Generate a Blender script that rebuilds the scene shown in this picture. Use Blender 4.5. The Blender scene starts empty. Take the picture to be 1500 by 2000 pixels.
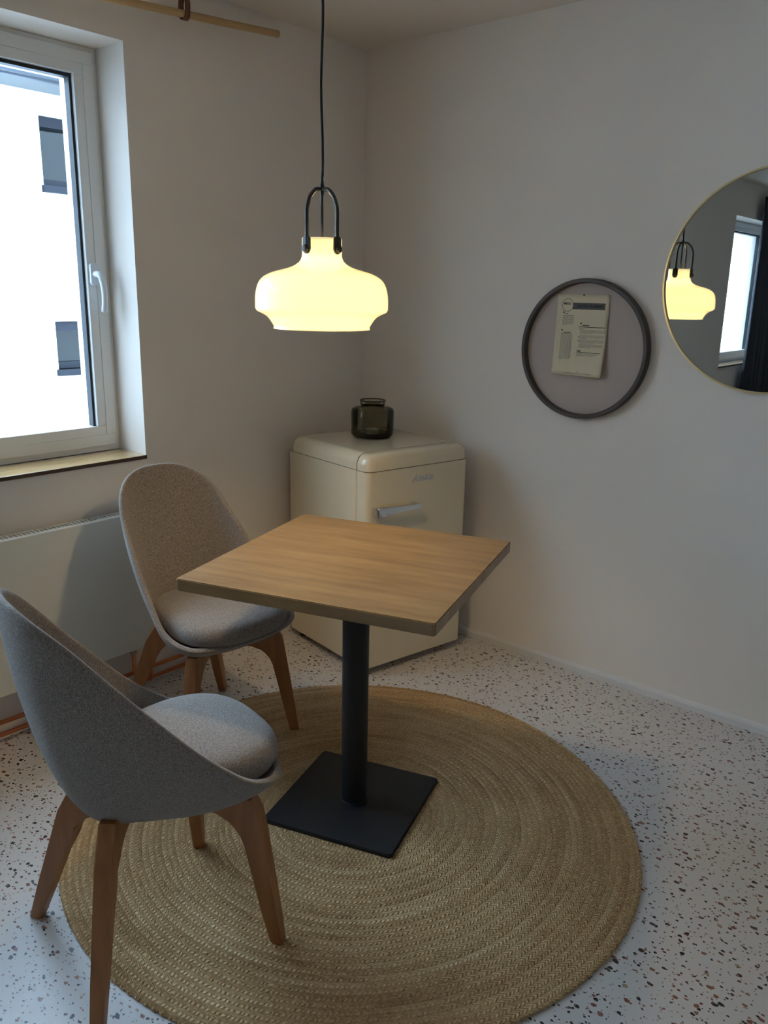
import bpy, bmesh, math, random
from mathutils import Vector, Matrix

random.seed(7)
PI = math.pi
scn = bpy.context.scene
C = scn.collection

# ------------------------------------------------------------------ camera
CAM = Vector((2.5757, -2.8557, 1.4788))
r_ = Vector((0.7587, 0.6512, 0.0197)); u_ = Vector((-0.1834, 0.1845, 0.9656)); f_ = Vector((-0.6251, 0.7362, -0.2594))
cd = bpy.data.cameras.new('camera'); cam = bpy.data.objects.new('camera', cd); C.objects.link(cam)
f_.normalize(); r_ = (r_ - f_ * r_.dot(f_)).normalized(); u_ = r_.cross(f_)
cam.matrix_world = Matrix(((r_.x, u_.x, -f_.x, CAM.x), (r_.y, u_.y, -f_.y, CAM.y), (r_.z, u_.z, -f_.z, CAM.z), (0, 0, 0, 1)))
cd.sensor_fit = 'HORIZONTAL'; cd.sensor_width = 36; cd.lens = 1604.8 * 36 / 1500; cd.clip_start = .05
scn.camera = cam

# ------------------------------------------------------------------ light and exposure
SKY = 20.0
BULB = 215.0
SHADE_GLOW = 0.3
scn.view_settings.view_transform = 'Standard'; scn.view_settings.look = 'None'
scn.view_settings.gamma = 1; scn.view_settings.use_curve_mapping = False
scn.view_settings.exposure = 0.15
w = bpy.data.worlds.new('overcast_sky'); scn.world = w; w.use_nodes = True
wn = w.node_tree; wn.nodes.clear()
wo = wn.nodes.new('ShaderNodeOutputWorld'); bg = wn.nodes.new('ShaderNodeBackground')
tc = wn.nodes.new('ShaderNodeTexCoord'); sx = wn.nodes.new('ShaderNodeSeparateXYZ'); rp = wn.nodes.new('ShaderNodeValToRGB')
wn.links.new(tc.outputs['Generated'], sx.inputs[0]); wn.links.new(sx.outputs['Z'], rp.inputs[0])
rp.color_ramp.elements[0].color = (.40, .53, .70, 1); rp.color_ramp.elements[0].position = 0
rp.color_ramp.elements[1].color = (.535, .735, 1.0, 1); rp.color_ramp.elements[1].position = .6
wn.links.new(rp.outputs[0], bg.inputs[0]); bg.inputs[1].default_value = SKY
wn.links.new(bg.outputs[0], wo.inputs[0])

def portal(x, y0, y1, z0, z1):
    l = bpy.data.lights.new('daylight_portal', 'AREA'); l.shape = 'RECTANGLE'
    l.size = abs(y1 - y0); l.size_y = z1 - z0; l.cycles.is_portal = True
    o = bpy.data.objects.new('daylight_portal', l); C.objects.link(o)
    o.location = (x, (y0 + y1) / 2, (z0 + z1) / 2)
    o.rotation_euler = Vector((1, 0, 0)).to_track_quat('-Z', 'Z').to_euler()
W1 = (-3.00, -1.1726, .885, 2.2434)      # window openings in the wall x = 0: y0, y1, z0, z1; first one widened out of view for more daylight
W2 = (-6.15, -4.80, .885, 2.17)
portal(-.42, *W1); portal(-.42, *W2)

# ------------------------------------------------------------------ material helpers
def nd(t, kind, **kw):
    n = t.nodes.new(kind)
    for k, v in kw.items():
        if k == 'op': n.operation = v
        elif k == 'inp':
            for a, b in v.items(): n.inputs[a].default_value = b
        else: setattr(n, k, v)
    return n
def mat(name, col=(.8, .8, .8), rough=.5, metal=0, spec=.5, coat=0):
    m = bpy.data.materials.new(name); m.use_nodes = True
    t = m.node_tree; b = t.nodes['Principled BSDF']
    b.inputs['Base Color'].default_value = (*col, 1); b.inputs['Roughness'].default_value = rough
    b.inputs['Metallic'].default_value = metal; b.inputs['Specular IOR Level'].default_value = spec
    b.inputs['Coat Weight'].default_value = coat
    return m, t, b
def math_(t, op, a, b=None, c=None):
    n = t.nodes.new('ShaderNodeMath'); n.operation = op
    for i, v in enumerate((a, b, c)):
        if v is None: continue
        if isinstance(v, (int, float)): n.inputs[i].default_value = v
        else: t.links.new(v, n.inputs[i])
    return n.outputs[0]
def ramp(t, fac, stops, interp='LINEAR'):
    n = t.nodes.new('ShaderNodeValToRGB'); n.color_ramp.interpolation = interp
    e = n.color_ramp.elements
    while len(e) < len(stops): e.new(.5)
    for i, (p, c) in enumerate(stops):
        e[i].position = p; e[i].color = (*c, 1)
    t.links.new(fac, n.inputs[0]); return n.outputs[0]
def mix(t, fac, a, b, mode='MIX'):
    n = t.nodes.new('ShaderNodeMix'); n.data_type = 'RGBA'; n.blend_type = mode
    for i, v in ((0, fac), (6, a), (7, b)):
        if isinstance(v, (int, float)): n.inputs[i].default_value = v
        elif isinstance(v, tuple): n.inputs[i].default_value = (*v, 1)
        else: t.links.new(v, n.inputs[i])
    return n.outputs[2]
def coords(t, scale=(1, 1, 1), which='Object'):
    tcn = t.nodes.new('ShaderNodeTexCoord'); mp = t.nodes.new('ShaderNodeMapping')
    mp.inputs['Scale'].default_value = scale; t.links.new(tcn.outputs[which], mp.inputs[0]); return mp.outputs[0]
def noise(t, vec, scale, detail=2, rough=.5):
    n = t.nodes.new('ShaderNodeTexNoise'); n.inputs['Scale'].default_value = scale
    n.inputs['Detail'].default_value = detail; n.inputs['Roughness'].default_value = rough
    t.links.new(vec, n.inputs['Vector']); return n.outputs['Fac']
def bump(t, b, h, strength, dist):
    n = t.nodes.new('ShaderNodeBump'); n.inputs['Strength'].default_value = strength
    n.inputs['Distance'].default_value = dist; t.links.new(h, n.inputs['Height'])
    t.links.new(n.outputs[0], b.inputs['Normal'])

def m_paint(name, col, tex=.15):
    m, t, b = mat(name, col, .75, spec=.25)
    v = coords(t); n = noise(t, v, 3, 3)
    t.links.new(mix(t, n, tuple(c * .97 for c in col), tuple(min(1, c * 1.03) for c in col)), b.inputs['Base Color'])
    bump(t, b, noise(t, v, 260, 3), tex, .0006)
    return m
M = {}
M['wall'] = m_paint('wall_paint', (.875, .79, .705))
M['ceiling'] = m_paint('ceiling_paint', (.85, .76, .665))
M['trim'] = m_paint('white_trim_paint', (.76, .73, .70), .05)
M['facade'] = m_paint('white_render', (.56, .59, .61), .3)
M['soffit'] = m_paint('painted_soffit', (.12, .125, .125), .05)
M['gutter'] = mat('zinc_gutter', (.035, .042, .055), .5, 0)[0]
M['pvc'] = mat('white_window_plastic', (.80, .79, .76), .32)[0]
M['gasket'] = mat('black_window_gasket', (.003, .004, .008), .5)[0]
M['anthracite'] = mat('anthracite_window_metal', (.0035, .005, .009), .6, spec=.2)[0]
M['handle'] = mat('white_coated_handle', (.74, .76, .80), .28)[0]
M['radiator'] = mat('radiator_enamel', (.78, .76, .69), .38)[0]
M['copper'] = mat('copper_pipe', (.74, .28, .13), .32, 1)[0]
M['brass'] = mat('brass_fitting', (.72, .52, .28), .35, 1)[0]
M['black'] = mat('black_lacquered_metal', (.018, .017, .017), .42)[0]
M['black_powder'] = mat('black_powder_coat', (.0065, .0065, .0075), .55)[0]
M['rubber'] = mat('black_rubber', (.012, .012, .012), .7)[0]
M['fridge'] = mat('cream_gloss_enamel', (.80, .68, .49), .17, coat=.4)[0]
M['fridge_gap'] = mat('dark_door_seal', (.10, .09, .07), .6)[0]
M['chrome'] = mat('chrome', (.75, .76, .78), .08, 1)[0]
M['logo'] = mat('silver_badge_metal', (.60, .58, .57), .4, .3)[0]
M['gold'] = mat('brushed_brass_frame', (.72, .56, .30), .3, 1)[0]
M['mirror'] = mat('mirror_silver', (.80, .82, .80), .0, 1)[0]
M['ink'] = mat('black_print', (.02, .02, .02), .7)[0]
M['ink_grey'] = mat('dark_grey_print', (.10, .095, .09), .7)[0]
M['ink_text'] = mat('small_grey_print', (.20, .18, .16), .7)[0]
M['tin'] = mat('aluminium_tealight_cup', (.75, .74, .7), .3, .8)[0]
M['wax'] = mat('candle_wax', (.85, .8, .68), .5)[0]
M['steel'] = mat('steel_hook', (.6, .6, .62), .25, 1)[0]
M['cord'] = mat('black_textile_cord', (.008, .008, .009), .8)[0]
M['curtain'] = mat('dark_blue_grey_curtain_fabric', (.055, .06, .075), .9)[0]
M['ground'] = m_paint('outdoor_gravel', (.16, .16, .15), .6)

def m_wood(name, dark, light, scale, rough=.45, streak=30, coat=.0, staves=0.0, wv=.12, lo=.25, hi=.8):
    m, t, b = mat(name, light, rough, coat=coat)
    v = coords(t, scale)
    n1 = noise(t, v, 3.0, 6, .62)
    dist = t.nodes.new('ShaderNodeTexWave'); dist.wave_type = 'BANDS'; dist.bands_direction = 'Y'
    dist.inputs['Scale'].default_value = 1.1; dist.inputs['Distortion'].default_value = 7; dist.inputs['Detail'].default_value = 3
    dist.inputs['Detail Scale'].default_value = 1.3
    t.links.new(v, dist.inputs['Vector'])
    n2 = noise(t, coords(t, tuple(s * 6 for s in scale)), streak, 3)
    f = math_(t, 'ADD', math_(t, 'MULTIPLY', n1, .75), math_(t, 'MULTIPLY', dist.outputs['Fac'], wv))
    f = math_(t, 'ADD', f, math_(t, 'MULTIPLY', n2, .25))
    col = ramp(t, f, [(lo, dark), (hi, light)])
    if staves:
        s2 = t.nodes.new('ShaderNodeSeparateXYZ'); t.links.new(coords(t), s2.inputs[0])
        k = math_(t, 'FLOOR', math_(t, 'DIVIDE', s2.outputs['Y'], staves))
        wn_ = t.nodes.new('ShaderNodeTexWhiteNoise'); wn_.noise_dimensions = '1D'; t.links.new(k, wn_.inputs['W'])
        col = mix(t, math_(t, 'MULTIPLY', wn_.outputs['Value'], .28), col, dark)
    t.links.new(col, b.inputs['Base Color'])
    bump(t, b, f, .12, .001)
    return m
M['oak'] = m_wood('oiled_oak_top', (.165, .088, .034), (.345, .210, .092), (1.3, 7, 7), .38, staves=.1155, wv=.08, lo=.30, hi=.72)
M['oak_edge'] = M['oak']
M['leg_wood'] = m_wood('dark_oiled_oak', (.25, .090, .026), (.46, .185, .058), (9, 9, .9), .42)
M['sill_wood'] = m_wood('varnished_sill_board', (.50, .28, .11), (.76, .50, .23), (9, 1, 9), .16, coat=.8)
M['sill_edge'] = mat('dark_sill_edge_banding', (.085, .04, .018), .5)[0]
M['rod_wood'] = m_wood('pale_wooden_rod', (.42, .25, .11), (.60, .39, .18), (9, 1, 9), .5)
M['leather'] = mat('brown_leather', (.16, .055, .025), .5)[0]

def m_fabric(name, c0, c1, c2):
    m, t, b = mat(name, c1, .95, spec=.1)
    v = coords(t)
    a = noise(t, coords(t, (1, 1, .22)), 760, 2, .6); a2 = noise(t, coords(t, (.22, 1, 1)), 620, 2, .6); c = noise(t, v, 260, 2)
    f = math_(t, 'ADD', math_(t, 'MULTIPLY', a, .45), math_(t, 'MULTIPLY', a2, .35))
    f = math_(t, 'ADD', f, math_(t, 'MULTIPLY', c, .22))
    t.links.new(ramp(t, f, [(.36, c0), (.50, c1), (.66, c2)]), b.inputs['Base Color'])
    b.inputs['Sheen Weight'].default_value = .25; b.inputs['Sheen Roughness'].default_value = .6
    bump(t, b, f, .55, .0022)
    return m
M['fabric'] = m_fabric('woven_grey_beige_fabric', (.10, .074, .058), (.24, .192, .160), (.445, .385, .340))
M['felt'] = m_paint('dusty_pink_felt', (.52, .42, .365), .5)
M['ring'] = mat('dark_grey_ring', (.070, .053, .042), .55)[0]

# paper
m, t, b = mat('cream_paper', (.70, .60, .42), .7, spec=.2); M['paper'] = m
t.links.new(mix(t, noise(t, coords(t), 12, 2), (.70, .585, .40), (.76, .64, .45)), b.inputs['Base Color'])

# terrazzo floor
def m_terrazzo():
    m, t, b = mat('terrazzo_floor_tiles', (.7, .7, .68), .33, spec=.4)
    v0 = coords(t)
    nz = t.nodes.new('ShaderNodeTexNoise'); nz.inputs['Scale'].default_value = 95; nz.inputs['Detail'].default_value = 1
    t.links.new(v0, nz.inputs['Vector'])
    col = mix(t, noise(t, v0, 1.6, 3), (.65, .60, .56), (.69, .64, .60))
    for sc, ang, thr, pres, off in ((36, .5, .30, .34, 0), (60, 1.4, .30, .34, 3.3), (100, .2, .26, .18, 7.7)):
        mp = t.nodes.new('ShaderNodeMapping'); mp.inputs['Rotation'].default_value = (0, 0, ang)
        mp.inputs['Location'].default_value = (off, off * .7, 0); mp.inputs['Scale'].default_value = (1, 1.35, 1)
        t.links.new(v0, mp.inputs[0])
        ad = t.nodes.new('ShaderNodeVectorMath'); ad.operation = 'MULTIPLY_ADD'
        t.links.new(nz.outputs['Color'], ad.inputs[0]); ad.inputs[1].default_value = (.012 * 34 / sc,) * 3
        t.links.new(mp.outputs[0], ad.inputs[2])
        vo = t.nodes.new('ShaderNodeTexVoronoi'); vo.voronoi_dimensions = '2D'; vo.distance = 'MINKOWSKI'
        vo.inputs['Exponent'].default_value = 1.4
        vo.inputs['Scale'].default_value = sc; t.links.new(ad.outputs[0], vo.inputs['Vector'])
        wn_ = t.nodes.new('ShaderNodeTexWhiteNoise'); wn_.noise_dimensions = '3D'; t.links.new(vo.outputs['Color'], wn_.inputs['Vector'])
        sp = t.nodes.new('ShaderNodeSeparateColor'); t.links.new(wn_.outputs['Color'], sp.inputs[0])
        rad = math_(t, 'MULTIPLY', math_(t, 'ADD', math_(t, 'MULTIPLY', sp.outputs[0], .6), .4), thr)
        inside = math_(t, 'LESS_THAN', vo.outputs['Distance'], rad)
        keep = math_(t, 'LESS_THAN', sp.outputs[1], pres)
        fac = math_(t, 'MULTIPLY', inside, keep)
        cc = ramp(t, sp.outputs[2], [(0, (.028, .022, .020)), (.34, (.24, .080, .052)), (.60, (.075, .045, .034)),
                                     (.78, (.33, .15, .10)), (.9, (.40, .29, .18))], 'CONSTANT')
        col = mix(t, fac, col, cc)
    t.links.new(col, b.inputs['Base Color'])
    return m
M['terrazzo'] = m_terrazzo()

# braided jute rug: concentric braids
def m_rug(pitch):
    m, t, b = mat('braided_jute', (.5, .38, .2), .9, spec=.15)
    v = coords(t)
    wv = t.nodes.new('ShaderNodeTexNoise'); wv.inputs['Scale'].default_value = 3.0; wv.inputs['Detail'].default_value = 1; t.links.new(v, wv.inputs['Vector'])
    s = t.nodes.new('ShaderNodeSeparateXYZ'); t.links.new(v, s.inputs[0])
    x, y = s.outputs['X'], s.outputs['Y']
    r = math_(t, 'SQRT', math_(t, 'ADD', math_(t, 'MULTIPLY', x, x), math_(t, 'MULTIPLY', y, y)))
    th = math_(t, 'ARCTAN2', y, x)
    rr = math_(t, 'ADD', r, math_(t, 'MULTIPLY', math_(t, 'SUBTRACT', wv.outputs['Fac'], .5), .010))
    rr = math_(t, 'SUBTRACT', rr, math_(t, 'MULTIPLY', th, pitch / (2 * PI)))
    q = math_(t, 'DIVIDE', rr, pitch)
    idx = math_(t, 'FLOOR', q); fr = math_(t, 'FRACT', q)
    d = math_(t, 'ABSOLUTE', math_(t, 'SUBTRACT', fr, .5))              # 0 centre .5 edge
    arc = math_(t, 'MULTIPLY', th, r)
    ph = math_(t, 'ADD', math_(t, 'DIVIDE', arc, .0115), math_(t, 'MULTIPLY', d, 2.0))
    side = math_(t, 'GREATER_THAN', fr, .5)
    ph = math_(t, 'ADD', ph, math_(t, 'MULTIPLY', side, .5))
    ph = math_(t, 'ADD', ph, math_(t, 'MULTIPLY', noise(t, v, 45, 1), 1.3))
    strand = math_(t, 'SINE', math_(t, 'MULTIPLY', ph, 2 * PI))
    prof = math_(t, 'SUBTRACT', 1.0, math_(t, 'POWER', math_(t, 'MULTIPLY', d, 2.0), 5.0))
    fib = noise(t, v, 420, 3, .7)
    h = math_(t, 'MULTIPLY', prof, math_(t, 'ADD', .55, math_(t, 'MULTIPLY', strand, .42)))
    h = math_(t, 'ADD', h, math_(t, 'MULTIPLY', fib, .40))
    wn_ = t.nodes.new('ShaderNodeTexWhiteNoise'); wn_.noise_dimensions = '1D'; t.links.new(idx, wn_.inputs['W'])
    cmb = t.nodes.new('ShaderNodeCombineXYZ'); t.links.new(math_(t, 'MULTIPLY', arc, 3.0), cmb.inputs[0]); t.links.new(math_(t, 'MULTIPLY', idx, .9), cmb.inputs[1])
    patch = noise(t, cmb.outputs[0], 1.0, 2)
    f = math_(t, 'ADD', math_(t, 'MULTIPLY', patch, .80), math_(t, 'MULTIPLY', wn_.outputs['Value'], .07))
    f = math_(t, 'ADD', f, math_(t, 'MULTIPLY', math_(t, 'SUBTRACT', noise(t, v, 150, 2), .5), .8))
    col = ramp(t, f, [(.22, (.52, .30, .13)), (.45, (.74, .465, .225)), (.62, (.83, .56, .29)), (.85, (.90, .69, .40))])
    col = mix(t, math_(t, 'MULTIPLY', math_(t, 'SUBTRACT', 1.0, math_(t, 'MINIMUM', math_(t, 'MAXIMUM', h, 0.0), 1.0)), .46), col, (.17, .10, .042))
    t.links.new(col, b.inputs['Base Color'])
    bump(t, b, h, .8, .0055)
    return m

# glass (thin panes): clear with a Fresnel reflection
def m_glass(name, tint, rough=0.0, refl=1.0):
    m = bpy.data.materials.new(name); m.use_nodes = True; t = m.node_tree; t.nodes.clear()
    o = t.nodes.new('ShaderNodeOutputMaterial'); mx = t.nodes.new('ShaderNodeMixShader')
    tr = t.nodes.new('ShaderNodeBsdfTransparent'); gl = t.nodes.new('ShaderNodeBsdfGlossy'); fr = t.nodes.new('ShaderNodeFresnel')
    tr.inputs[0].default_value = (*tint, 1); gl.inputs['Roughness'].default_value = rough; fr.inputs[0].default_value = 1.45
    t.links.new(math_(t, 'MULTIPLY', fr.outputs[0], refl), mx.inputs[0]); t.links.new(tr.outputs[0], mx.inputs[1]); t.links.new(gl.outputs[0], mx.inputs[2])
    t.links.new(mx.outputs[0], o.inputs[0]); return m
M['glass'] = m_glass('window_glass', (.93, .96, .96), refl=.6)
M['smoke'] = m_glass('smoky_brown_glass', (.50, .46, .33), .02)
M['smoke_base'] = m_glass('thick_smoky_glass_base', (.10, .10, .07), .05)
m, t, b = mat('dark_window_glass', (.004, .006, .006), .04, spec=.22); M['dark_glass'] = m
bump(t, b, noise(t, coords(t), 2.5, 2), .3, .05)

# opal glass shade: bulb light shining through, plus an even glow added as emission
def m_opal():
    m = bpy.data.materials.new('opal_glass'); m.use_nodes = True; t = m.node_tree; t.nodes.clear()
    o = t.nodes.new('ShaderNodeOutputMaterial'); m1 = t.nodes.new('ShaderNodeMixShader'); m2 = t.nodes.new('ShaderNodeMixShader')
    tr = t.nodes.new('ShaderNodeBsdfTranslucent'); df = t.nodes.new('ShaderNodeBsdfDiffuse'); gl = t.nodes.new('ShaderNodeBsdfGlossy')
    fr = t.nodes.new('ShaderNodeFresnel'); fr.inputs[0].default_value = 1.45; gl.inputs['Roughness'].default_value = .15
    tr.inputs[0].default_value = (.93, .87, .69, 1); df.inputs[0].default_value = (.86, .83, .76, 1)
    m1.inputs[0].default_value = .45
    t.links.new(tr.outputs[0], m1.inputs[1]); t.links.new(df.outputs[0], m1.inputs[2])
    t.links.new(fr.outputs[0], m2.inputs[0]); t.links.new(m1.outputs[0], m2.inputs[1]); t.links.new(gl.outputs[0], m2.inputs[2])
    em = t.nodes.new('ShaderNodeEmission'); em.inputs[0].default_value = (1.0, .82, .42, 1); em.inputs[1].default_value = SHADE_GLOW
    ad = t.nodes.new('ShaderNodeAddShader'); t.links.new(m2.outputs[0], ad.inputs[0]); t.links.new(em.outputs[0], ad.inputs[1])
    t.links.new(ad.outputs[0], o.inputs[0]); return m
M['opal'] = m_opal()
m = bpy.data.materials.new('glowing_bulb'); m.use_nodes = True; t = m.node_tree; t.nodes.clear()
o = t.nodes.new('ShaderNodeOutputMaterial'); e = t.nodes.new('ShaderNodeEmission')
e.inputs[0].default_value = (1.0, .76, .43, 1); e.inputs[1].default_value = BULB
t.links.new(e.outputs[0], o.inputs[0]); M['bulb'] = m

# ------------------------------------------------------------------ mesh helpers
def obj(name, bm, m, parent=None, smooth=False, auto=None):
    me = bpy.data.meshes.new(name); bmesh.ops.recalc_face_normals(bm, faces=bm.faces); bm.to_mesh(me); bm.free()
    for x in (m if isinstance(m, list) else [m]): me.materials.append(x)
    if smooth: me.shade_smooth()
    if auto is not None: me.set_sharp_from_angle(angle=math.radians(auto)) if smooth else None
    o = bpy.data.objects.new(name, me); C.objects.link(o); o.parent = parent; return o
def thing(name, label, cat, loc=(0, 0, 0), rz=0, group=None):
    o = bpy.data.objects.new(name, None); C.objects.link(o); o.location = loc; o.rotation_euler = (0, 0, rz)
    o.empty_display_size = .05
    o['label'] = label; o['category'] = cat
    if group: o['group'] = group
    return o
def tag(o, label, cat, group=None):
    o['label'] = label; o['category'] = cat
    if group: o['group'] = group
    return o
def struct(o): o['kind'] = 'structure'; return o
def box(bm, x0, x1, y0, y1, z0, z1, bev=0, seg=2, edges=None):
    v = [bm.verts.new((x, y, z)) for x in (x0, x1) for y in (y0, y1) for z in (z0, z1)]
    idx = ((0, 1, 3, 2), (4, 6, 7, 5), (0, 4, 5, 1), (2, 3, 7, 6), (0, 2, 6, 4), (1, 5, 7, 3))
    fs = [bm.faces.new([v[i] for i in q]) for q in idx]
    if bev:
        es = list({e for f in fs for e in f.edges})
        if edges: es = [e for e in es if edges((e.verts[0].co + e.verts[1].co) / 2, (e.verts[1].co - e.verts[0].co).normalized())]
        bmesh.ops.bevel(bm, geom=es, offset=bev, segments=seg, profile=.5, affect='EDGES')
    return bm
def B(): return bmesh.new()
def lathe(bm, prof, n=48, c=(0, 0, 0), close=False):
    rings = []
    for r, z in prof:
        if r < 1e-6: rings.append([bm.verts.new((c[0], c[1], c[2] + z))])
        else: rings.append([bm.verts.new((c[0] + r * math.cos(2 * PI * i / n), c[1] + r * math.sin(2 * PI * i / n), c[2] + z)) for i in range(n)])
    pr = list(zip(rings[:-1], rings[1:])) + ([(rings[-1], rings[0])] if close else [])
    for a, b in pr:
        for i in range(n):
            j = (i + 1) % n
            if len(a) == 1 and len(b) == 1: continue
            if len(a) == 1: bm.faces.new((a[0], b[i], b[j]))
            elif len(b) == 1: bm.faces.new((a[i], a[j], b[0]))
            else: bm.faces.new((a[i], a[j], b[j], b[i]))
    return bm
def tube(bm, pts, r, n=12, caps=True, flat=None):
    pts = [Vector(p) for p in pts]; rings = []; up = None
    for i, p in enumerate(pts):
        d = (pts[min(i + 1, len(pts) - 1)] - pts[max(i - 1, 0)]).normalized()
        if up is None:
            a = Vector((0, 0, 1)) if abs(d.z) < .9 else Vector((1, 0, 0)); up = (a - d * a.dot(d)).normalized()
        else: up = (up - d * up.dot(d)).normalized()
        s = d.cross(up); rad = r[i] if isinstance(r, (list, tuple)) else r
        rings.append([bm.verts.new(p + up * rad * math.cos(2 * PI * k / n) + s * rad * math.sin(2 * PI * k / n)) for k in range(n)])
    for a, b in zip(rings[:-1], rings[1:]):
        for k in range(n): bm.faces.new((a[k], a[(k + 1) % n], b[(k + 1) % n], b[k]))
    if caps: bm.faces.new(rings[0]); bm.faces.new(rings[-1][::-1])
    return bm
def catmull(P, n=6, closed=False):
    P = [Vector(p) for p in P]; N = len(P); out = []
    rng = range(N) if closed else range(N - 1)
    g = (lambda i: P[i % N]) if closed else (lambda i: P[max(0, min(N - 1, i))])
    for i in rng:
        a, b, c, d = g(i - 1), g(i), g(i + 1), g(i + 2)
        for k in range(n):
            t_ = k / n
            out.append(.5 * ((2 * b) + (c - a) * t_ + (2 * a - 5 * b + 4 * c - d) * t_ ** 2 + (3 * b - a - 3 * c + d) * t_ ** 3))
    if not closed: out.append(P[-1])
    return out
def plate(bm, poly, thick, origin, ax, ay, an, bev=0):
    """flat outline (list of 2-D points) given a thickness; ax, ay in-plane axes, an normal"""
    ax, ay, an, o_ = Vector(ax), Vector(ay), Vector(an), Vector(origin)
    f = bm.verts; A = [f.new(o_ + ax * p[0] + ay * p[1] + an * thick / 2) for p in poly]
    Bv = [f.new(o_ + ax * p[0] + ay * p[1] - an * thick / 2) for p in poly]
    fa = bm.faces.new(A); fb = bm.faces.new(Bv[::-1]); n = len(poly); sides = []
    for i in range(n): sides.append(bm.faces.new((A[i], Bv[i], Bv[(i + 1) % n], A[(i + 1) % n])))
    if bev:
        es = list({e for fc in (fa, fb) for e in fc.edges})
        bmesh.ops.bevel(bm, geom=es, offset=bev, segments=3, profile=.5, affect='EDGES')
    return bm

# ------------------------------------------------------------------ room shell
H = 2.459; XR = 4.25; YF = -6.6
struct(obj('floor', box(B(), -.4, XR + .1, YF - .1, .1, -.12, 0), M['terrazzo']))
struct(obj('ceiling', box(B(), -.4, XR + .1, YF - .1, .1, H, H + .12), M['ceiling']))
struct(obj('wall_back', box(B(), -.4, XR + .1, 0, .12, 0, H), M['wall']))
struct(obj('wall_right', box(B(), XR, XR + .12, YF, 0, 0, H), M['wall']))
struct(obj('wall_front', box(B(), -.4, XR + .1, YF - .12, YF, 0, H), M['wall']))
bm = B(); T_ = -.40
def wallq(y0, y1, z0, z1): box(bm, T_, 0, y0, y1, z0, z1)
ys = [YF, W2[0], W2[1], W1[0], W1[1], 0]
wallq(ys[0], ys[1], 0, H); wallq(ys[2], ys[3], 0, H); wallq(ys[4], ys[5], 0, H)
for Wn in (W1, W2): wallq(Wn[0], Wn[1], 0, Wn[2] - .013); wallq(Wn[0], Wn[1], Wn[3], H)
struct(obj('wall_left', bm, M['wall']))
# low skirting strips
bm = B(); prof = [(0, 0), (.013, 0), (.013, .022), (.009, .030), (.006, .033), (0, .036)]
plate(bm, prof, XR, (XR / 2, 0, 0), (0, -1, 0), (0, 0, 1), (1, 0, 0))
struct(obj('baseboard_back', bm, M['trim']))
bm = B(); plate(bm, [(0, 0), (.012, 0), (.010, .007), (0, .012)], -YF, (0, YF / 2, 0), (1, 0, 0), (0, 0, 1), (0, 1, 0))
struct(obj('baseboard_left', bm, M['trim']))

# ------------------------------------------------------------------ windows in the left wall
def make_window(name, W, sill_over=.004, handle=True):
    y0, y1, z0, z1 = W
    root = bpy.data.objects.new(name, None); C.objects.link(root); root['kind'] = 'structure'; root.location = (0, 0, 0)
    def ring(bm, a, x0, x1, wd, bev=.002):
        (ya, yb, za, zb) = a
        box(bm, x0, x1, ya, yb, zb - wd, zb, bev); box(bm, x0, x1, ya, yb, za, za + wd, bev)
        box(bm, x0, x1, ya, ya + wd, za + wd, zb - wd, bev); box(bm, x0, x1, yb - wd, yb, za + wd, zb - wd, bev)
        return bm
    obj('window_frame', ring(B(), (y0, y1, z0, z1), -.24, -.168, .045), M['pvc'], root)
    halves = [(y0, y1)]
    if y1 - y0 > 1.5:
        ym = y1 - 1.10; halves = [(ym + .012, y1), (y0, ym - .012)]
        obj('mullion', box(B(), -.24, -.165, ym - .03, ym + .03, z0 + .03, z1 - .03), M['pvc'], root)
    for ya, yb in halves:
        sa = (ya + .0155, yb - .0155, z0 + .0215, z1 - .0155)
        bm = ring(B(), sa, -.235, -.16, .040)
        ring(bm, (sa[0] + .0385, sa[1] - .0385, sa[2] + .0385, sa[3] - .0385), -.232, -.1625, .0345)
        sash = obj('sash', bm, M['pvc'], root)
        g = (ya + .0888, yb - .0888, z0 + .0847, z1 - .0915)
        obj('gasket', ring(B(), (g[0] - .001, g[1] + .001, g[2] - .001, g[3] + .001), -.207, -.178, .010, 0), M['gasket'], sash)
        obj('outer_bead', ring(B(), (g[0] - .001, g[1] + .001, g[2] - .001, g[3] + .001), -.243, -.2075, .0065, 0), M['trim'], sash)
        obj('glass_pane', box(B(), -.204, -.200, g[0], g[1], g[2], g[3]), M['glass'], sash)
    bm = B(); box(bm, -.16, sill_over, y0, y1, z0 - .013, z0, .0015)
    sl = obj('window_sill', bm, M['sill_wood'], root)
    obj('sill_edge', box(B(), sill_over - .001, sill_over + .0025, y0, y1, z0 - .0135, z0 - .001), M['sill_edge'], sl)
    bm = B(); box(bm, -.40, -.24, y0, y1, z0 - .012, z0 + .006); obj('outer_sill', bm, M['trim'], root)
    if handle:
        yh, zh = y1 - .0655, 1.5165
        h = obj('handle_plate', box(B(), -.160, -.149, yh - .017, yh + .017, zh - .038, zh + .038, .011, 4, lambda c, d: abs(d.x) > .9), M['handle'], root)
        p = catmull([(-.152, yh, zh), (-.130, yh, zh), (-.116, yh + .002, zh - .012), (-.109, yh + .006, zh - .05), (-.112, yh + .008, zh - .085), (-.119, yh + .008, zh - .128)], 6)
        rr = [.0125 - .0022 * min(1, i / 10) for i in range(len(p))]
        obj('handle_lever', tube(B(), p, rr, 14), M['handle'], h, True)
    return root
make_window('window_1', W1)
make_window('window_2', W2, handle=False)

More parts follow.
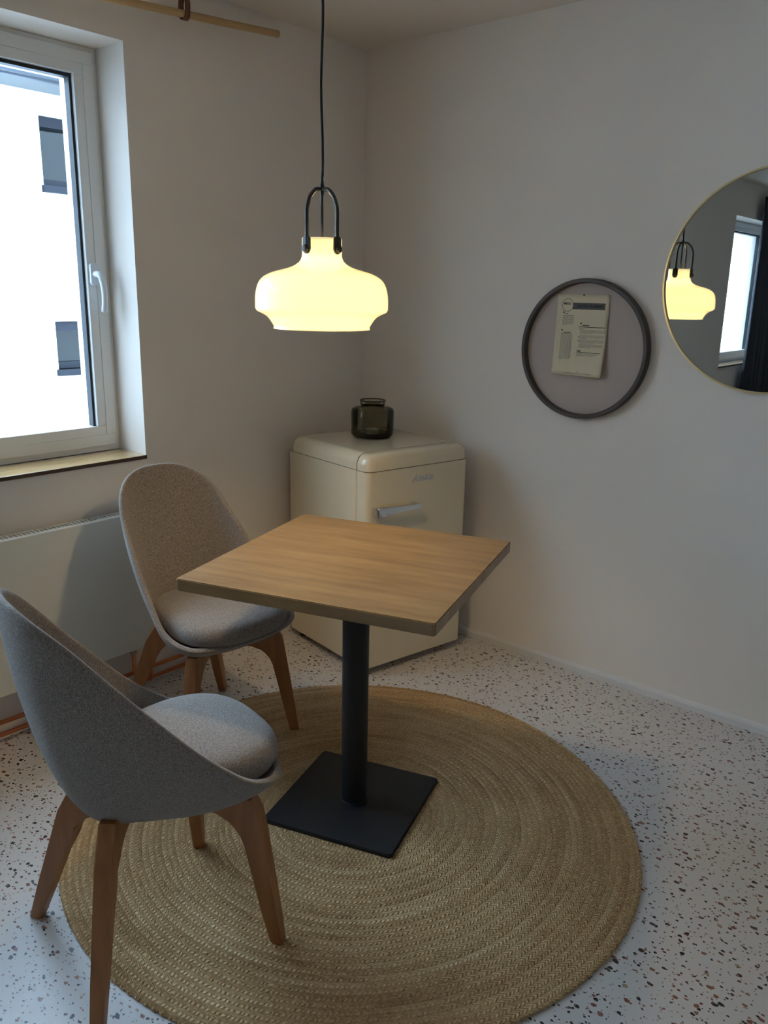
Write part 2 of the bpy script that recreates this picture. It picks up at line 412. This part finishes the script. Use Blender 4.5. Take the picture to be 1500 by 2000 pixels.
# ------------------------------------------------------------------ neighbour house seen through the window
hs = thing('neighbour_house', 'white rendered house with dark anthracite windows and eave, across outside', 'building', (-5, 0, -3))
bm = B(); cuts = [(1.185, 2.1, 2.35, 2.94), (1.185, 2.1, .69, 1.14)]
def fac(y0, y1, z0, z1): box(bm, -.3, 0, y0, y1, z0 + 3, z1 + 3)
fac(-12, 1.185, -3, 3.30); fac(2.1, 12, -3, 3.30)
fac(1.185, 2.1, -3, .69); fac(1.185, 2.1, 1.14, 2.35); fac(1.185, 2.1, 2.94, 3.30)
obj('facade', bm, M['facade'], hs)
obj('soffit', box(B(), 0, .46, -12, 12, 6.13, 6.16), M['soffit'], hs)
bm = B(); box(bm, .46, .50, -12, 12, 6.11, 6.22); box(bm, -4, .5, -12, 12, 6.22, 6.28); obj('roof_edge', bm, M['gutter'], hs)
bm = B(); tube(bm, [(.55, -12, 6.17), (.55, 12, 6.17)], .055, 12); obj('gutter', bm, M['gutter'], hs, True)
for (ya, yb, za, zb) in cuts:
    bm = B(); f = .07
    box(bm, -.16, -.08, ya, yb, zb + 3 - f, zb + 3); box(bm, -.16, -.08, ya, yb, za + 3, za + 3 + f * .9)
    box(bm, -.16, -.08, ya, ya + .03, za + 3, zb + 3); box(bm, -.16, -.08, yb - f, yb, za + 3, zb + 3)
    box(bm, -.12, -.03, ya, yb, zb + 3 - .09, zb + 3)
    wf = obj('facade_window', bm, M['anthracite'], hs)
    obj('facade_pane', box(B(), -.13, -.12, ya + .02, yb - f, za + 3 + f * .8, zb + 3 - f), M['dark_glass'], wf)
    obj('facade_sill', box(B(), -.08, .05, ya - .02, yb + .02, za + 3 - .06, za + 3), M['anthracite'], wf)
gr = obj('outdoor_ground', box(B(), -30, -.41, -25, 25, -3.1, -3), M['ground']); struct(gr)

# ------------------------------------------------------------------ fridge in the corner
FA = -.1895
fr = thing('retro_fridge', 'small cream retro fridge with rounded edges and chrome handle in the corner', 'fridge', (.6044, -.6324, 0), FA)
FW, FD, FH, ZS = .520, .545, .8914, .826
vert = lambda c, d: abs(d.z) > .9
bm = box(B(), -FD, -.070, 0, FW, .032, ZS, .012, 3, vert); obj('body', bm, M['fridge'], fr, True, 40)
bm = box(B(), -FD, -.070, 0, FW, ZS + .0025, FH, .045, 8, lambda c, d: (abs(d.x) > .9 and c.z > ZS + .02) or (abs(d.y) > .9 and c.z > ZS + .02 and c.x < -.3) or (abs(d.z) > .9 and c.x < -.3))
obj('top_cover', bm, M['fridge'], fr, True, 50)
obj('door_seal', box(B(), -.072, -.060, .006, FW - .006, .04, FH - .008, .02, 3, lambda c, d: abs(d.x) > .9), M['fridge_gap'], fr)
front = lambda c, d: c.x > -.001 and abs(d.z) > .9
bm = box(B(), -.064, 0, .0, FW, .034, ZS, .026, 8, front); door = obj('door', bm, M['fridge'], fr, True, 50)
bm = box(B(), -.064, 0, .0, FW, ZS + .0025, FH - .002, .040, 8, lambda c, d: (c.x > -.001 and c.z > ZS + .02) or (c.z > FH - .01 and abs(d.x) > .9))
obj('door_top_trim', bm, M['fridge'], door, True, 50)
for (a, b_) in ((-.12, .04), (-.12, FW - .04), (-FD + .05, .04), (-FD + .05, FW - .04)):
    obj('foot', lathe(B(), [(0, 0), (.018, 0), (.018, .033), (0, .033)], 20, (a, b_, 0)), M['rubber'], fr)
# handle
zc = .682
bm = B()
plate(bm, [(.058, -.016), (.228, -.010), (.236, -.004), (.236, .006), (.228, .010), (.058, .017)], .013, (.036, 0, zc - .004), (0, 1, 0), (0, 0, 1), (1, 0, 0), .003)
box(bm, .018, .047, .020, .062, zc - .022, zc + .016, .005, 3)
box(bm, -.002, .034, .022, .046, zc - .016, zc + .010, .003, 2)
box(bm, -.002, .034, .214, .232, zc - .012, zc + .006, .003, 2)
obj('handle', bm, M['chrome'], door, True, 35)
# badge lettering
def text_mesh(name, body, size, m, parent, M4, extrude=.0008, shear=0, bold=0, sx=1.0):
    cu = bpy.data.curves.new(name, 'FONT'); cu.body = body; cu.size = size; cu.extrude = extrude; cu.shear = shear; cu.offset = bold
    cu.align_x = 'LEFT'; to = bpy.data.objects.new(name, cu); C.objects.link(to)
    dg = bpy.context.evaluated_depsgraph_get(); me = bpy.data.meshes.new_from_object(to.evaluated_get(dg))
    bpy.data.objects.remove(to); me.name = name; me.materials.clear(); me.materials.append(m)
    me.transform(M4 @ Matrix.Diagonal((sx, 1, 1, 1))); o = bpy.data.objects.new(name, me); C.objects.link(o); o.parent = parent; return o
def frame4(o, ax, ay, an):
    ax, ay, an = Vector(ax), Vector(ay), Vector(an)
    return Matrix(((ax.x, ay.x, an.x, o[0]), (ax.y, ay.y, an.y, o[1]), (ax.z, ay.z, an.z, o[2]), (0, 0, 0, 1)))
text_mesh('badge', 'Amica', .040, M['logo'], door, frame4((.0005, .221, .766), (0, 1, 0), (0, 0, 1), (1, 0, 0)), .0012, .25, .0012, 1.05)

# ------------------------------------------------------------------ smoked glass jar with tealight on the fridge
jar = thing('glass_candle_jar', 'smoky brown glass jar standing on top of the cream fridge', 'jar', (.336, -.304, FH), 0)
R0 = .0885
outer = [(0, 0), (.066, .0), (.080, .004), (.0885, .016), (.0885, .108), (.085, .118), (.074, .124), (.058, .1265), (.050, .128), (.048, .133), (.052, .137), (.0525, .152)]
obj('jar_body', lathe(B(), outer[2:], 64), M['smoke'], jar, True)
obj('jar_base', lathe(B(), [(0, .001), (.066, .001), (.079, .005), (.085, .012), (.082, .016), (0, .014)], 64), M['smoke_base'], jar, True)
obj('jar_rim', lathe(B(), [(.0505, .1505), (.0545, .1505), (.0545, .1545), (.0505, .1545)], 64, close=True), M['smoke_base'], jar, True)
tl = thing('tealight', 'tealight candle in an aluminium cup inside the smoky glass jar', 'candle', (.336, -.304, FH + .0155))
obj('cup', lathe(B(), [(0, 0), (.026, 0), (.0275, .018), (.0265, .018), (.025, .012), (0, .012)], 32), M['tin'], tl, True, 40)
obj('wax', lathe(B(), [(0, .0125), (.0248, .0125), (.0248, .0145), (0, .0145)], 32), M['wax'], tl)
obj('wick', tube(B(), [(0, 0, .014), (0, 0, .021)], .0008, 6), M['black'], tl)

# ------------------------------------------------------------------ pendant lamp
LX, LY, LZ = .968, -1.2372, 1.3770
lamp = thing('pendant_lamp', 'opal glass pendant lamp with black arms and cord, hanging above the table', 'lamp', (LX, LY, LZ))
kr, kz = .0003194, .000297
pr = [(410, 0), (405, 20), (425, 58), (458, 104), (505, 134), (538, 150), (554, 172), (557, 205), (555, 280), (546, 340), (530, 392), (500, 437), (455, 470), (395, 496),
      (325, 516), (262, 536), (215, 560), (184, 588), (169, 620), (165, 660), (165, 785)]
pc = catmull([(a * kr, b_ * kz, 0) for a, b_ in pr], 4)
ou = [(p.x, p.y) for p in pc]; inn = [(max(.002, p.x - .0035), p.y) for p in pc][::-1]
obj('lamp_shade', lathe(B(), ou + inn, 96, close=True), M['opal'], lamp, True)
ztop = 785 * kz
obj('light_bulb', lathe(B(), [(0, .075)] + [(.033 * math.sin(a), .108 - .033 * math.cos(a)) for a in [i * PI / 14 for i in range(1, 12)]] + [(.014, .165), (0, .165)], 24), M['bulb'], lamp, True)
obj('socket', lathe(B(), [(0, .164), (.018, .164), (.020, .17), (.020, .215), (.01, .225), (0, .225)], 24), M['black'], lamp, True, 40)
zA = .355; RA = .0555
for k in range(4):
    a = k * PI / 2; ca, sa_ = math.cos(a), math.sin(a)
    path = [(RA, ztop - .018), (RA, ztop + .03), (RA, ztop + .065), (RA * .93, ztop + .083), (RA * .75, ztop + .103), (RA * .42, ztop + .119), (.004, zA - .001)]
    P3 = catmull([(x * ca, x * sa_, z) for x, z in path], 5)
    arm = obj('arm', tube(B(), P3, .0047, 12), M['black'], lamp, True)
    bm = B(); n = 10
    poly = [(-.0125, .004), (-.0125, -.022)] + [(-.0125 * math.cos(i * PI / n), -.022 - .0135 * math.sin(i * PI / n)) for i in range(1, n)] + [(.0125, -.022), (.0125, .004), (.007, .009), (-.007, .009)]
    plate(bm, poly, .006, (.0560 * ca, .0560 * sa_, ztop - .006), (-sa_, ca, 0), (0, 0, 1), (ca, sa_, 0), .0015)
    obj('clamp', bm, M['black'], arm, True, 40)
    bm = B(); c0 = Vector((.0590 * ca, .0590 * sa_, ztop - .028)); dv = Vector((ca, sa_, 0))
    tube(bm, [c0, c0 + dv * .006, c0 + dv * .0075], [.0095, .0095, .007], 20); obj('screw', bm, M['black'], arm, True, 40)
obj('hub', lathe(B(), [(0, zA - .040), (.0035, zA - .040), (.0035, zA - .018), (.0065, zA - .003), (.0072, zA), (.0065, zA + .004), (.0038, zA + .020), (.0032, zA + .038), (0, zA + .038)], 20), M['black'], lamp, True, 50)
obj('inner_cord', tube(B(), [(0, 0, zA - .03), (.0008, 0, ztop + .03), (.0025, -.002, ztop - .02)], .0033, 10), M['cord'], lamp, True)
cordpts = [(.0018 * math.sin(i * .9), .0018 * math.cos(i * .7), zA + .03 + (H - LZ - zA - .04) * i / 16) for i in range(17)]
obj('cord', tube(B(), cordpts, .0034, 10), M['cord'], lamp, True)
obj('ceiling_cup', lathe(B(), [(0, H - LZ - .05), (.012, H - LZ - .05), (.05, H - LZ - .03), (.055, H - LZ), (0, H - LZ)], 32), M['black'], lamp, True, 40)

# ------------------------------------------------------------------ table
tb = thing('bistro_table', 'square oak bistro table on a black column and plate, beneath the lamp', 'table', (1.1335, -1.2682, 0), .3198)
h = .6931 / 2
bm = box(B(), -h + .0, h, -h, h, .738, .770, .009, 4, vert)
bmesh.ops.bevel(bm, geom=[e for e in bm.edges if abs(e.verts[0].co.z - e.verts[1].co.z) < 1e-5 and len(e.link_faces) == 2 and e.calc_face_angle(0) > 1], offset=.0022, segments=2, affect='EDGES')
obj('tabletop', bm, M['oak'], tb)
obj('mounting_plate', box(B(), -.15, .15, -.15, .15, .733, .738), M['black_powder'], tb)
obj('column', lathe(B(), [(.0375, .020), (.0380, .7335)], 48), M['black_powder'], tb, True)
obj('column_foot', lathe(B(), [(.0395, .020), (.0395, .023), (.0376, .024)], 48), M['black_powder'], tb, True)
hb = .3977 / 2
bm = box(B(), -hb, hb, -hb, hb, .0095, .020, .012, 4, vert)
bmesh.ops.bevel(bm, geom=[e for e in bm.edges if e.verts[0].co.z > .019 and e.verts[1].co.z > .019], offset=.002, segments=2, affect='EDGES')
obj('base_plate', bm, M['black_powder'], tb)

# ------------------------------------------------------------------ rug
RP = .0172; RR = .8005
rug = B()
n = 720; rings = []
pf = [(RR - .004, .0005), (RR, .004), (RR - .003, .0075), (RR - .009, .009)]
for i, (r, z) in enumerate(pf):
    ring = []
    for k in range(n):
        a = 2 * PI * k / n; wob = .0016 * math.sin(k * 1.75) + .005 * math.sin(3 * a + 1) + .003 * math.sin(5 * a)
        ring.append(rug.verts.new(((r + wob) * math.cos(a), (r + wob) * math.sin(a), z)))
    rings.append(ring)
for a, b_ in zip(rings[:-1], rings[1:]):
    for k in range(n): rug.faces.new((a[k], a[(k + 1) % n], b_[(k + 1) % n], b_[k]))
rug.faces.new(rings[-1]); rug.faces.new(rings[0][::-1])
ro = obj('round_rug', rug, m_rug(RP)); ro.location = (1.1683, -1.3051, 0)
tag(ro, 'round braided jute rug on the terrazzo floor beneath the table', 'rug')

# ------------------------------------------------------------------ chairs
half = [(0, -.268, .899), (.106, -.250, .884), (.182, -.184, .820), (.216, -.070, .684), (.232, .045, .552), (.240, .140, .470), (.205, .225, .434), (.118, .268, .428), (0, .280, .428)]
full = half + [(-x, y, z) for x, y, z in half[-2:0:-1]]
RIM = catmull(full, 7, True)
def shell_mesh(shrink=0.0):
    bm = B(); cy, zc, a0, a1, b0, b1 = -.067, .346, .758, .830, 1.46, 1.368
    c = Vector((0, cy, zc)); nu = 14; cols = []
    cen = bm.verts.new(c)
    for P in RIM:
        d = P - c; w_ = max(0, min(1, (-P.y + .29) / .56)); a = a0 + (a1 - a0) * w_; b_ = b0 + (b1 - b0) * w_
        cols.append([bm.verts.new((c.x + d.x * math.sin(j / nu * PI / 2) ** a, c.y + d.y * math.sin(j / nu * PI / 2) ** a,
                                   c.z + d.z * (1 - math.cos(j / nu * PI / 2) ** b_))) for j in range(1, nu + 1)])
    N = len(cols)
    for i in range(N):
        p, q = cols[i], cols[(i + 1) % N]
        bm.faces.new((cen, p[0], q[0]))
        for j in range(nu - 1): bm.faces.new((p[j], p[j + 1], q[j + 1], q[j]))
    return bm
def cushion_mesh():
    out = [(0, .290), (.10, .279), (.168, .230), (.192, .150), (.179, .05), (.158, -.04), (.125, -.105), (.07, -.15), (0, -.165)]
    fl = [(x, y, 0) for x, y in out] + [(-x, y, 0) for x, y in out[-2:0:-1]]
    L = catmull(fl, 6, True); bm = B()
    prof = [(.78, .425), (.90, .427), (.965, .434), (1.0, .449), (.998, .464), (.975, .478), (.92, .489), (.82, .4965), (.62, .501), (.38, .504), (.15, .505)]
    rg = [[bm.verts.new((p.x * s, (p.y - .045) * s + .045, z - .010 * max(0, (.045 - p.y) / .24) * s)) for p in L] for s, z in prof]
    for a, b_ in zip(rg[:-1], rg[1:]):
        for k in range(len(L)): bm.faces.new((a[k], a[(k + 1) % len(L)], b_[(k + 1) % len(L)], b_[k]))
    bm.faces.new(rg[-1]); bm.faces.new(rg[0][::-1]); return bm
def leg_mesh(sx, sy):
    foot = Vector((.212 * sx, .212 * sy, 0)); top = Vector((.160 * sx, .173 * sy, 0)) if sy > 0 else Vector((.103 * sx, -.130, 0))
    out = (foot - top).normalized(); L_ = (foot - top).length
    z0 = .0092 if sy > 0 else 0.0
    wt, wb = .056, .031
    xo = lambda z: L_ * (1 - z / .35)
    hw = lambda z: (wb + (wt - wb) * z / .35) / 2
    R3 = .045 if sy > 0 else .036
    s0 = xo(.30) - hw(.30)
    zt = .385 if sy > 0 else .402
    flare = [(s0 - .14, zt), (s0 - .13, .337), (s0 - .06, .333), (s0 - .040, .330), (s0 - .024, .322), (s0 - .010, .308), (s0 - .001, .285)]
    poly = [(xo(z0) - wb / 2 + .004, z0), (xo(z0) + wb / 2 - .004, z0), (xo(.004 + z0) + hw(.004), z0 + .004)] + [(xo(z) + hw(z), z) for z in ((.10, .20, .30, .355) if sy > 0 else (.10, .20, .29, .325))] \
        + [(xo(.36) + hw(.36) - (.016 if sy > 0 else .028), zt)] + flare + [(xo(z) - hw(z), z) for z in (.26, .20, .10)] + [(xo(z0 + .004) - hw(.004), z0 + .004)]
    bm = B(); nrm = Vector((-out.y, out.x, 0))
    plate(bm, poly, .036, top, out, (0, 0, 1), nrm, .006)
    for v in bm.verts:
        k = max(0, min(1, v.co.z / .35)); dd = (v.co - top).dot(nrm); v.co += nrm * dd * (-.22 * (1 - k))
    return bm
def copy_tree(o, parent=None):
    c = o.copy(); C.objects.link(c); c.parent = parent
    for ch in list(o.children): copy_tree(ch, c)
    return c
def make_chair(label, loc, rz):
    root = thing('dining_chair', label, 'chair', loc, rz, 'upholstered dining chairs at the bistro table')
    s = obj('seat_shell', shell_mesh(), M['fabric'], root, True)
    md = s.modifiers.new('thickness', 'SOLIDIFY'); md.thickness = .017; md.offset = -1 ; md.use_even_offset = False
    md = s.modifiers.new('round', 'SUBSURF'); md.levels = 1; md.render_levels = 1
    obj('seat_cushion', cushion_mesh(), M['fabric'], root, True)
    for sx in (1, -1):
        for sy in (1, -1): obj('leg', leg_mesh(sx, sy), M['leg_wood'], root, True, 35)
    return root
chA = make_chair('grey-beige upholstered chair tucked under the table, its back to the radiator and window', (.475, -1.297, 0), math.radians(-3.3) - PI / 2)
chB = copy_tree(chA); chB.location = (1.122, -1.951, 0); chB.rotation_euler.z = math.radians(78.1) - PI / 2
chB['label'] = 'grey-beige upholstered chair in the left foreground, seen from behind, pulled out from the table'

# ------------------------------------------------------------------ radiator and pipes
rd = thing('panel_radiator', 'flat white panel radiator with top grille on the wall below the window', 'radiator', (.034, -1.20, .187))
RL, RH, RDp = 1.80, .5165, .058
obj('front_panel', box(B(), RDp - .012, RDp, -RL, 0, 0, RH, .003), M['radiator'], rd)
obj('back_panel', box(B(), .0, .008, -RL, 0, .01, RH - .012), M['radiator'], rd)
for ya in (-.004, -RL): obj('side_panel', box(B(), 0, RDp - .012, ya, ya + .004, 0, RH - .008), M['radiator'], rd)
bm = B(); box(bm, 0, .006, -RL, 0, RH - .006, RH); box(bm, RDp - .018, RDp - .011, -RL, 0, RH - .006, RH)
k = 0
while k * .0146 < RL - .008:
    box(bm, .005, RDp - .017, -k * .0146 - .0062, -k * .0146, RH - .005, RH - .001); k += 1
obj('top_grille', bm, M['radiator'], rd)
obj('fins', box(B(), .012, RDp - .020, -RL + .02, -.02, .02, RH - .06), M['radiator'], rd)
for y in (-.30, -1.1): obj('bracket', box(B(), -.0335, .0, y - .02, y + .02, .08, .42), M['radiator'], rd)
def pipe(z, y_end, yv, xv, label):
    p = thing('copper_pipe', label, 'pipe', (.046, y_end, z))
    obj('tube', tube(B(), [(0, 0, 0), (0, -2.4 - y_end - 1.4, 0)], .0078, 14), M['copper'], p, True)
    rs = obj('riser', tube(B(), [(0, yv - y_end, .0)] + ([(xv * .6, yv - y_end, .001)] if xv > .01 else []) + [(xv, yv - y_end, .008), (xv, yv - y_end, .186 - z)], .0075, 14), M['copper'], p, True)
    obj('valve_nut', lathe(B(), [(0, -.030), (.012, -.030), (.0135, -.026), (.0135, -.008), (.012, -.001), (0, -.001)], 6, (xv, yv - y_end, .186 - z)), M['steel'], rs)
    e = catmull([(0, 0, 0), (0, .012, 0), (-.010, .022, 0), (-.046, .022, 0)], 5)
    obj('elbow', tube(B(), e, .0098, 14), M['copper'], p, True)
    for yy in (-.95, -1.5):
        obj('pipe_clip', tube(B(), [(0, yy - .008, 0), (0, yy + .008, 0)], .0105, 14), M['trim'], p, True)
    for yy in (-.02, -.20): obj('solder_sleeve', tube(B(), [(0, yy - .012, 0), (0, yy + .012, 0)], .0094, 14), M['copper'], p, True)
pipe(.077, -1.06, -1.307, .004, 'upper horizontal copper heating pipe along the wall below the radiator')
pipe(.033, -1.045, -1.248, .021, 'lower horizontal copper heating pipe along the wall, just above the floor')

# ------------------------------------------------------------------ hanging wooden rod above the window
rod = thing('wooden_rod', 'pale round wooden rod hanging near the ceiling above the window', 'rod', (.08, -.571, 2.380))
dz_ = (2.331 - 2.380) / (1.223 - .571)
obj('dowel', tube(B(), [(0, 0, 0), (0, -2.1, 2.1 * dz_)], .0118, 20), M['rod_wood'], rod, True, 40)
ys_ = -.985; zs_ = 2.380 + (ys_ + .571) * -dz_ * -1
zs_ = 2.380 + (-.571 - ys_) * dz_
st = thing('leather_strap', 'brown leather strap loop holding the wooden rod below the ceiling', 'strap', (.08, ys_, zs_))
loop = [(.0, 0, .075), (.0155, 0, .035), (.0145, 0, .0), (.010, 0, -.0125), (0, 0, -.0155), (-.010, 0, -.0125), (-.0145, 0, 0), (-.0155, 0, .035), (-.0, 0, .074)]
P3 = catmull(loop, 5); bm = B(); pv = None
for p in P3:
    q = [bm.verts.new((p.x, p.y + s * .010, p.z)) for s in (-1, 1)]
    if pv: bm.faces.new((pv[0], pv[1], q[1], q[0]))
    pv = q
lo = obj('loop', bm, M['leather'], st, True); md = lo.modifiers.new('t', 'SOLIDIFY'); md.thickness = .0025; md.offset = 1
obj('rivet', tube(B(), [(-.006, 0, .058), (.010, 0, .058)], .006, 16), M['steel'], st, True, 40)
hz = H - zs_
obj('ceiling_hook', tube(B(), catmull([(0, 0, hz), (0, 0, .085), (.0, .006, .072), (0, .0, .064), (0, -.007, .070)], 5), .0022, 8), M['steel'], st, True)
st2 = copy_tree(st); st2.location = (.08, -2.25, 2.380 + (2.25 - .571) * dz_)
st2['label'] = 'second brown leather strap loop on the wooden rod, further from the corner, outside the picture'
for c_ in st2.children:
    if c_.name.startswith('ceiling_hook'):
        hz = H - st2.location.z; bm = tube(B(), catmull([(0, 0, hz), (0, 0, .085), (.0, .006, .072), (0, .0, .064), (0, -.007, .070)], 5), .0022, 8)
        me = bpy.data.meshes.new('hook'); bm.to_mesh(me); bm.free(); me.materials.append(M['steel']); c_.data = me

# ------------------------------------------------------------------ pinboard with sheet of paper
pb = thing('round_pinboard', 'round pinboard with pink felt and dark grey rim on the wall', 'pinboard', (1.1192, 0, 1.2838))
def ydisc(bm, prof, n=96, close=False):
    lathe(bm, prof, n, close=close)
    bmesh.ops.rotate(bm, verts=bm.verts, cent=(0, 0, 0), matrix=Matrix.Rotation(PI / 2, 3, 'X')); return bm   # +z -> -y
Ro = .2555
obj('felt_panel', ydisc(B(), [(0, .001), (Ro - .012, .001), (Ro - .012, .010), (0, .010)]), M['felt'], pb)
obj('rim', ydisc(B(), [(Ro - .017, .0), (Ro - .002, .0), (Ro, .003), (Ro, .032), (Ro - .003, .036), (Ro - .014, .036), (Ro - .017, .032)], close=True), M['ring'], pb, True, 40)
pp = thing('paper_notice', 'cream sheet of printed paper pinned to the round pinboard', 'paper', (1.1015, -.0115, 1.480))
def py(x, z):   # how far the sheet stands off the felt (towards the room)
    tt = max(0, -z / .295); return -(.0012 + .010 * tt ** 2 + .012 * tt ** 3 * max(0, x / .1 + .35))
bm = B(); nx, nz_ = 14, 20; g = []
for i in range(nx + 1):
    g.append([bm.verts.new((-.105 + .21 * i / nx, py(-.105 + .21 * i / nx, -.295 * j / nz_), -.295 * j / nz_ + .002)) for j in range(nz_ + 1)])
for i in range(nx):
    for j in range(nz_): bm.faces.new((g[i][j], g[i + 1][j], g[i + 1][j + 1], g[i][j + 1]))
sh = obj('sheet', bm, M['paper'], pp, True); md = sh.modifiers.new('t', 'SOLIDIFY'); md.thickness = .0003
def put(me_obj):
    for v in me_obj.data.vertices: v.co.y += py(v.co.x, v.co.z) - .0011
def strip(bm, x0, x1, z0, z1, n=6):
    q = [[bm.verts.new((x0 + (x1 - x0) * i / n, 0, z)) for z in (z0, z1)] for i in range(n + 1)]
    for i in range(n): bm.faces.new((q[i][0], q[i + 1][0], q[i + 1][1], q[i][1]))
cx_ = lambda px_: -.105 + .21 * px_      # page coordinates 0..1
cz_ = lambda pz_: -.295 * pz_
bm = B(); strip(bm, cx_(.31), cx_(.93), cz_(.175), cz_(.095)); put(obj('banner', bm, M['ink_grey'], pp))
bm = B()
for k in range(40):
    a, b2 = 2 * PI * k / 40, 2 * PI * (k + 1) / 40; c0 = (cx_(.21), cz_(.125))
    bm.faces.new([bm.verts.new((c0[0] + r * math.cos(q), 0, c0[1] + r * math.sin(q))) for r, q in ((.022, a), (.0235, a), (.0235, b2), (.022, b2))])
put(obj('printed_circle', bm, M['ink'], pp))
fm = lambda x, z: frame4((x, 0, z), (1, 0, 0), (0, 0, 1), (0, -1, 0))
put(text_mesh('printed_word', 'MERKI', .0125, M['ink'], pp, fm(cx_(.21) - .0165, cz_(.125) + .001), 0, 0, .0003, .85))
tt_ = text_mesh('banner_word', 'KAVTIE TRAMMER', .0135, M['ink'], pp, fm(cx_(.40), cz_(.150)), 0, 0, .0003, .95); put(tt_)
for v in tt_.data.vertices: v.co.y -= .0004
for x, z in [(.145, .215), (.50, .345), (.135, .435), (.475, .51), (.475, .56), (.52, .94)]:
    s_ = .0032 if z < .44 else .002; bm = B()
    bm.faces.new([bm.verts.new((cx_(x) + s_ * math.cos(q * PI / 4), 0, cz_(z) + s_ * math.sin(q * PI / 4))) for q in range(8)])
    put(obj('printed_dot', bm, M['ink'], pp))
for x0, x1, z, tk in ((.13, .35, .252, .0016), (.46, .97, .388, .0022), (.12, .35, .480, .0016), (.47, .93, .700, .0020), (.24, .80, .962, .0010)):
    bm = B(); strip(bm, cx_(x0), cx_(x1), cz_(z) - tk / 2, cz_(z) + tk / 2); put(obj('printed_rule', bm, M['ink'], pp))
for xa, xb, za, zb in ((.165, .235, .232, .224), (.53, .66, .373, .363), (.17, .31, .466, .457), (.47, .54, .690, .676)):
    bm = B(); strip(bm, cx_(xa), cx_(xb), cz_(za), cz_(zb)); put(obj('printed_heading', bm, M['ink'], pp))
def para(x0, x1, z0, z1, step=.0108, last=.5):
    bm = B(); z = z0; rnd = random.Random(int(x0 * 1000 + z0 * 1000))
    while z < z1:
        xe = x1 if z + step < z1 else x0 + (x1 - x0) * last; x = x0
        while x < xe - .008:
            wd = min(rnd.uniform(.02, .065), xe - x); strip(bm, cx_(x), cx_(x + wd), cz_(z) - .0007, cz_(z) + .0007, 1); x += wd + .010
        z += step
    put(obj('printed_paragraph', bm, M['ink_text'], pp))
para(.13, .35, .268, .375, .0125); para(.12, .35, .497, .80, .0125, .4); para(.47, .62, .405, .42)
para(.49, .97, .425, .475, .0125); para(.49, .96, .49, .53, .0125, .3); para(.49, .96, .545, .59, .0125, .6); para(.49, .95, .60, .645, .0125, .5); para(.46, .88, .715, .75, .0125, .8)
pn = obj('push_pin', tube(B(), [(1.106, -.010, 1.479), (1.106, -.018, 1.480), (1.1062, -.021, 1.4805)], [.0012, .0022, .0028], 10), M['black'])
tag(pn, 'small dark pin at the top edge of the cream paper notice', 'pin')

# ------------------------------------------------------------------ round mirror
mr = thing('round_mirror', 'large round mirror with a thin brass frame on the wall right of the pinboard', 'mirror', (1.7502, 0, 1.5303))
Rm = .3505
obj('mirror_glass', ydisc(B(), [(0, .002), (Rm - .005, .002), (Rm - .005, .016), (0, .016)], 128), M['mirror'], mr)
obj('frame', ydisc(B(), [(Rm - .0055, .0), (Rm, .0), (Rm, .024), (Rm - .0055, .024), ], 128, close=True), M['gold'], mr, True, 40)

# ------------------------------------------------------------------ curtain by the second window (seen in the mirror)
def drape(name, y0, y1, x, z0, z1, amp, waves, label):
    bm = B(); n = 160; top = []; bot = []
    for i in range(n + 1):
        s = i / n; y = y0 + (y1 - y0) * s
        dx = amp * math.sin(2 * PI * waves * s) + amp * .3 * math.sin(2 * PI * waves * 2.3 * s + 1)
        top.append(bm.verts.new((x + dx * .7, y, z1))); bot.append(bm.verts.new((x + dx * 1.15, y + .01 * math.sin(9 * s), z0)))
    for i in range(n): bm.faces.new((top[i], top[i + 1], bot[i + 1], bot[i]))
    o = obj(name, bm, M['curtain'], None, True); md = o.modifiers.new('t', 'SOLIDIFY'); md.thickness = .002
    return tag(o, label, 'curtain')
drape('curtain', -6.15, -5.28, .09, .02, 2.36, .032, 6, 'dark blue-grey curtain at the far window, seen in the round mirror')
